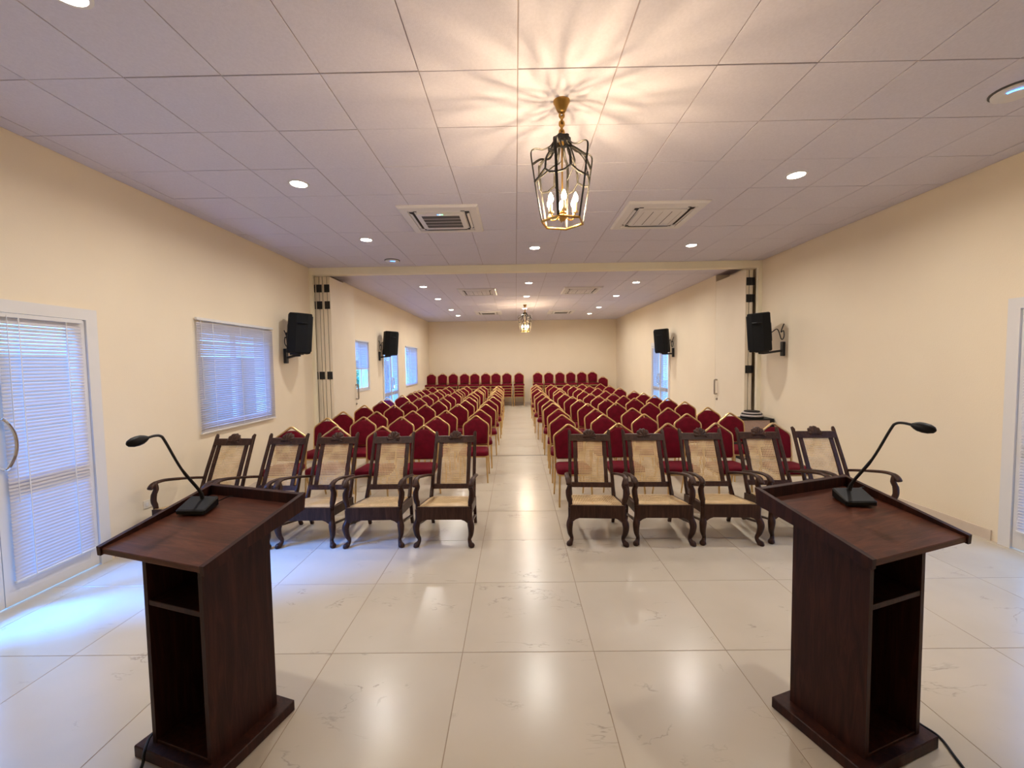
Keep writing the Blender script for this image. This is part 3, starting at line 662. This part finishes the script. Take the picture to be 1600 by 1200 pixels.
# ------------------------------------------------------------ carved cane armchairs
def uvrect(b, u, v): b.uv = [(u(p), v(p)) for p in b.v]; return b
def make_armchair():
    t = thing('cane_armchair', 'x', 'armchair')
    zs = lambda y: .385-.13*y            # top of seat frame slopes back
    by = lambda z: .50+(z-.30)*.44+.05*max(0, z-.6)   # leaning back
    for s in (-1, 1):
        x = s*.250
        MB().tube(bez([(x, .01, .36), (x, .008, .27), (x+s*.012, -.012, .218), (x+s*.016, -.018, .180), (x+s*.010, -.004, .115), (x-s*.006, .010, .065), (x+s*.002, -.002, .034), (x+s*.018, -.022, .014), (x+s*.018, -.022, 0)], 3),
                  [.029]*4+[.030, .031, .033, .033, .032, .031, .029, .027, .025, .022, .020, .018, .018, .020, .022, .026, .030, .030, .028, .025, .020], 8).build('leg', CHW, t, True, 60)
        MB().tube([(s*.235, .59, 0), (s*.235, .565, .06), (s*.235, .53, .30)], [(.020, .022)]*3, 4, flat=(0, 1, 0)).build('leg', CHW, t)
        b = MB().box(s*.252-.016, s*.252+.016, .02, .55, -.09, 0, .003); b.xf(lambda p: (p.x-s*.016*p.y/.55, p.y, zs(p.y)+p.z)).build('side_rail', CHW, t)
        MB().tube([(s*.250, .02, .215), (s*.236, .555, .10)], [(.012, .018)]*2, 4).build('side_stretcher', CHW, t)
        pts = [(s*.232, .52, .26), (s*.230, .50, .33)]+[(s*(.232-.012*(z-.3)/.6), by(z), z) for z in (.42, .52, .62, .72, .82, .92, .955)]+[(s*.224, by(.975)+.008, .978)]
        rad = [(.030, .022), (.040, .022), (.024, .020)]+[(.021, .019)]*5+[(.022, .020), (.014, .014)]
        MB().tube(pts, rad, 8, flat=(0, 1, 0)).build('back_post', CHW, t, True, 35)
        xi = s*.163
        MB().tube([(xi, by(z)-.004, z) for z in (.42, .55, .70, .875)], [(.012, .028)]*4, 4, flat=(0, 1, 0)).build('back_stile', CHW, t)
        # arm: from the post, forward, curling down at the front
        MB().tube(bez([(s*.236, .60, .535), (s*.265, .50, .560), (s*.276, .32, .600), (s*.281, .16, .630), (s*.276, .05, .632), (s*.270, .0, .612), (s*.270, -.02, .585)], 4),
                  [(.014, .021)]*8+[(.015, .024)]*8+[(.017, .027)]*5+[(.018, .026)]*3+[(.012, .020)], 8, flat=(0, 0, 1)).build('arm', CHW, t, True, 60)
        MB().tube(bez([(s*.254, .02, .34), (s*.256, .02, .41), (s*.268, .015, .46), (s*.272, .025, .52), (s*.256, .035, .575), (s*.268, .04, .625)], 4),
                  [(.022, .024)]*5+[(.027, .024)]*4+[(.028, .024)]*4+[(.024, .024)]*4+[(.021, .024)]*4, 8, flat=(1, 0, 0)).build('arm_support', CHW, t, True, 60)
    poly = [(-.256, .39), (-.256, .25), (-.230, .235), (-.205, .255), (-.17, .268), (.17, .268), (.205, .255), (.230, .235), (.256, .25), (.256, .39)]
    b = MB(); n = len(poly); b.add([(x, -.024, z) for x, z in poly]+[(x, .012, z) for x, z in poly], [tuple(range(n-1, -1, -1)), tuple(range(n, 2*n))]+[(j, (j+1) % n, (j+1) % n+n, j+n) for j in range(n)])
    b.build('front_apron', CHW, t)
    b = MB().box(-.235, .235, .505, .535, -.07, 0, .003); b.xf(lambda p: (p.x, p.y, zs(p.y)+p.z)).build('rear_rail', CHW, t)
    # seat: frame lip + cane
    b = MB(); N_ = 8; vs = []; fs = []
    for j in range(N_+1):
        for i in range(N_+1):
            y = -.012+.53*j/N_; hw = .243-.02*j/N_; x = -hw+2*hw*i/N_; sag = -.008*math.sin(PI*i/N_)*math.sin(PI*j/N_)
            vs.append((x, y, zs(y)+.006+sag))
    fs = [(j*(N_+1)+i, j*(N_+1)+i+1, (j+1)*(N_+1)+i+1, (j+1)*(N_+1)+i) for j in range(N_) for i in range(N_)]
    uvrect(b.add(vs, fs), lambda p: p.x, lambda p: p.y).build('seat', CANE_S, t, True)
    # back: rails and cane panel
    def rail(z0, z1, hw, d0, d1):
        b = MB()
        for sx in (-hw, hw):
            for z in (z0, z1): b.v += [Vector((sx, by(z)+d0, z)), Vector((sx, by(z)+d1, z))]
        b.f += [(0, 4, 6, 2), (1, 3, 7, 5), (0, 1, 5, 4), (2, 6, 7, 3), (0, 2, 3, 1), (4, 5, 7, 6)]; return b
    tr = rail(.868, .935, .215, -.026, .010).build('top_rail', CHW, t)
    rail(.402, .448, .222, -.020, .014).build('bottom_rail', CHW, t)
    b = MB(); vs = []; nz = 10
    for j in range(nz+1):
        z = .440+.435*j/nz
        for x in (-.137, 0, .137): vs.append((x, by(z)-.006, z))
    fs = [(j*3+i, j*3+i+1, j*3+i+4, j*3+i+3) for j in range(nz) for i in range(2)]
    uvrect(b.add(vs, fs), lambda p: p.x, lambda p: p.z).build('back_panel', CANE, t, True)
    # carved shell crest
    b = MB(); na, nr = 45, 4; vs = []
    cz = .915
    for face in (0, 1):
        for i in range(na+1):
            a = -.25+(PI+.5)*i/na; fl = abs(math.sin(a*5.5+.4))
            R = .068+.010*fl
            for k in range(nr+1):
                rr = R*(k/nr); hgt = .014+.010*fl*(k/nr) if k < nr else .004
                z = cz+rr*math.sin(a); yy = by(z)-.010
                vs.append((rr*math.cos(a), yy-hgt-.012 if not face else yy+.010, z))
    W = nr+1; off = (na+1)*W; fs = []
    for i in range(na):
        for k in range(nr):
            q = i*W+k; fs.append((q, q+1, q+W+1, q+W)); fs.append((off+q, off+q+W, off+q+W+1, off+q+1))
        q = i*W+nr; fs.append((q, off+q, off+q+W, q+W))
    b.add(vs, fs).build('shell_crest', CHW, tr, True, 50)
    return t
CANE_S = make_cane('woven_cane_seat', (.62, .42, .20), (.72, .52, .28))
arm0 = make_armchair()
AC = [(-3.29, 3.92, -.04), (-2.68, 3.92, -.06), (-2.062, 3.925, .0), (-1.395, 3.915, .02), (-.715, 3.91, -.02), (.762, 3.90, -.08), (1.396, 3.89, -.05), (2.030, 3.885, -.06), (2.690, 3.90, -.06), (3.335, 3.91, -.06)]
AL = ['dark carved cane armchair nearest the left wall, behind the left lectern', 'carved cane armchair second from the left wall, beyond the left lectern', 'carved cane armchair, middle of the left five',
      'carved cane armchair left of the aisle, second from it', 'carved cane armchair directly left of the aisle', 'carved cane armchair directly right of the aisle', 'carved cane armchair right of the aisle, second from it',
      'carved cane armchair, middle of the right five', 'carved cane armchair second from the right wall, partly behind the right lectern', 'carved cane armchair nearest the right wall, behind the right lectern']
for i, (x, y, rz) in enumerate(AC):
    t = arm0 if i == 0 else copy_tree(arm0)
    t.location = (x, y, 0); t.rotation_euler = (0, 0, rz); t['label'] = AL[i]; t['group'] = 'front row of cane armchairs'

# ------------------------------------------------------------ lecterns with microphones
def make_lectern(label, loc, rz):
    t = thing('wooden_lectern', label, 'lectern', loc, rz)
    W, D = .185, .165; tz = lambda y: .952+(y+.245)*.185   # underside of tray
    MB().box(-.248, .248, -.205, .215, 0, .055, .004).build('base_plate', LECT, t)
    for s in (-1, 1):
        b = MB(); x0, x1 = (W-.024, W) if s > 0 else (-W, -W+.024)
        b.box(x0, x1, -D, D, .055, 0, .0); b.xf(lambda p: (p.x, p.y, .055 if abs(p.z-.055) < 1e-6 else tz(p.y))).build('side_panel', LECT, t)
    b = MB().box(-W+.024, W-.024, D-.022, D, .055, 0); b.xf(lambda p: (p.x, p.y, .055 if abs(p.z-.055) < 1e-6 else tz(p.y))).build('front_panel', LECT, t)
    MB().box(-W+.024, W-.024, -D+.002, D-.022, .700, .724, .002).build('shelf', LECT, t)
    MB().box(-W+.024, W-.024, -D+.002, D-.022, .055, .070, .002).build('bottom_shelf', LECT, t)
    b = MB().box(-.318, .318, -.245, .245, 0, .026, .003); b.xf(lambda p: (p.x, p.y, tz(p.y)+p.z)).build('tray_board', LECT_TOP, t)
    for s in (-1, 1):
        b = MB(); x0, x1 = (.302, .325) if s > 0 else (-.325, -.302)
        prof = [(-.250, -.004), (.250, -.004), (.262, .078), (-.252, .036)]
        vs = [(x, y, tz(y)+z) for x in (x0, x1) for y, z in prof]
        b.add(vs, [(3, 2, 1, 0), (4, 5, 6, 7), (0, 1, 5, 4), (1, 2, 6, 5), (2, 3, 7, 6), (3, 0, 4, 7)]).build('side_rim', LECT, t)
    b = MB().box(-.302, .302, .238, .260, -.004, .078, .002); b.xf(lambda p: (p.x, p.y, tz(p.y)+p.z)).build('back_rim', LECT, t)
    return t, tz
def make_mic(label, lec, tz, px, py, tip, rz_):
    """placed in the lectern's frame but a thing of its own"""
    L0 = Matrix.Translation(lec.location) @ Matrix.Rotation(lec.rotation_euler.z, 4, 'Z')
    base = L0 @ Vector((px, py, tz(py)+.026))
    t = thing('gooseneck_microphone', label, 'microphone', base, lec.rotation_euler.z+rz_)
    sl = .185
    b = MB().box(-.075, .075, -.05, .05, 0, .036, .006); b.xf(lambda p: (p.x, p.y, p.z*(1+.35*p.y/.05) + p.y*sl+.007)).build('mic_base', BLACK, t)
    tip = Vector(tip)
    pts = bez([(0, .03, .03), (tip.x*.07, .025, .09), (tip.x*.36, tip.y*.34+.01, tip.z*.56), (tip.x*.60, tip.y*.62, tip.z*.93), (tip.x*.69, tip.y*.70, tip.z*1.0), (tip.x*.82, tip.y*.82, tip.z*1.015), (tip.x, tip.y, tip.z)], 6)
    MB().tube(pts, [.010]*6+[.0075]*6+[.006]*(len(pts)-12), 8).build('gooseneck', BLACKM, t, True)
    dirv = (pts[-1]-pts[-4]).normalized()
    hp = [tip+dirv*d for d in (-.012, 0, .012, .03, .05, .066, .072)]
    MB().tube(hp, [.008, .016, .021, .023, .021, .014, .005], 12).build('foam_head', BLACK, t, True)
    MB().tube(bez([(0, .045, .02), (.03, .075, .02), (.09, .085, .045), (.12, .088, .05)], 5), .003, 6).build('cable', BLACK, t, True)
    MB().box(.035, .055, .052, .062, .035, .05, .002).build('connector', PALE, t)
lecL, tz = make_lectern('dark mahogany lectern with open shelves on the left', (-1.457, 1.892, 0), math.radians(-17.5))
lecR, tz = make_lectern('dark mahogany lectern with open shelves on the right', (1.575, 1.900, 0), math.radians(19.5))
make_mic('black gooseneck microphone standing on the left lectern', lecL, tz, -.185, .085, (-.055, -.20, .405), .25)
make_mic('black gooseneck microphone standing on the right lectern', lecR, tz, .135, .095, (.095, -.20, .415), -.35)
MB().tube(bez([(1.835, 2.0, .16), (1.86, 1.96, .08), (1.90, 1.92, .012), (1.93, 1.84, .006), (1.90, 1.74, .006), (1.86, 1.62, .006)], 6), .006, 6).build('power_cord', BLACK, None, True, label='black cord curling over the floor beside the right lectern', cat='cord')
ML = Matrix.Translation(lecL.location) @ Matrix.Rotation(lecL.rotation_euler.z, 4, 'Z')
MB().tube(bez([ML @ Vector(p) for p in ((-.206, -.06, .34), (-.207, -.10, .16), (-.214, -.135, .085), (-.19, -.18, .074), (-.14, -.226, .069), (-.13, -.240, .035), (-.12, -.275, .012), (-.10, -.40, .0105))], 6), .006, 6).build('power_cord', BLACK, None, True, label='black cord draped over the left lectern base', cat='cord')

# ------------------------------------------------------------ corner case with stacked discs, wall plates
t = thing('equipment_case', 'taupe cloth-fronted equipment case with black edges in the right corner', 'case', (4.21, 7.38, 0))
MB().box(-.27, .23, -.17, .17, .02, .70, .006).build('body', TAUPE, t)
for s in ((-.275, -.255), (.215, .285)):
    MB().box(s[0], s[1], -.178, .178, 0, .722, .004).build('edge_trim', BLACK, t)
MB().box(-.255, .215, -.178, .178, .70, .722, .003).build('top_trim', BLACK, t)
for k, (z0, z1, r, mm) in enumerate(((.724, .752, .185, BLACK), (.752, .785, .180, PALE), (.785, .802, .170, BLACK), (.802, .826, .150, PALE), (.826, .848, .128, BLACK))):
    MB().lathe([(r-.006, z0), (r, z0+.006), (r, z1-.005), (r-.008, z1)], (4.205, 7.38, 0), 24).build('round_tin', mm, None, True,
        label=['black', 'pale grey', 'black', 'pale grey', 'black'][k]+' round lid, '+['lowest', 'second lowest', 'middle', 'second highest', 'topmost'][k]+' in the pile on the corner case', cat='lid', group='round lids on the equipment case')
def socket(X, s, y, z, label):
    t = thing('wall_socket', label, 'socket', (0, 0, 0))
    bx(MB(), X, s, .0, .009, y-.07, y+.07, z-.042, z+.042, .003).build('face_plate', PLATE, t)
    bx(MB(), X, s, .008, .013, y-.05, y-.02, z-.02, z+.02, .002).build('rocker', WHITE, t)
    bx(MB(), X, s, .008, .010, y+.01, y+.045, z-.018, z+.018, .001).build('outlet', PALE, t)
socket(XR, -1, 6.82, .36, 'cream wall socket low on the right wall behind the armchairs')
socket(XL, 1, 4.14, .38, 'cream wall socket low on the left wall beside the armchair')
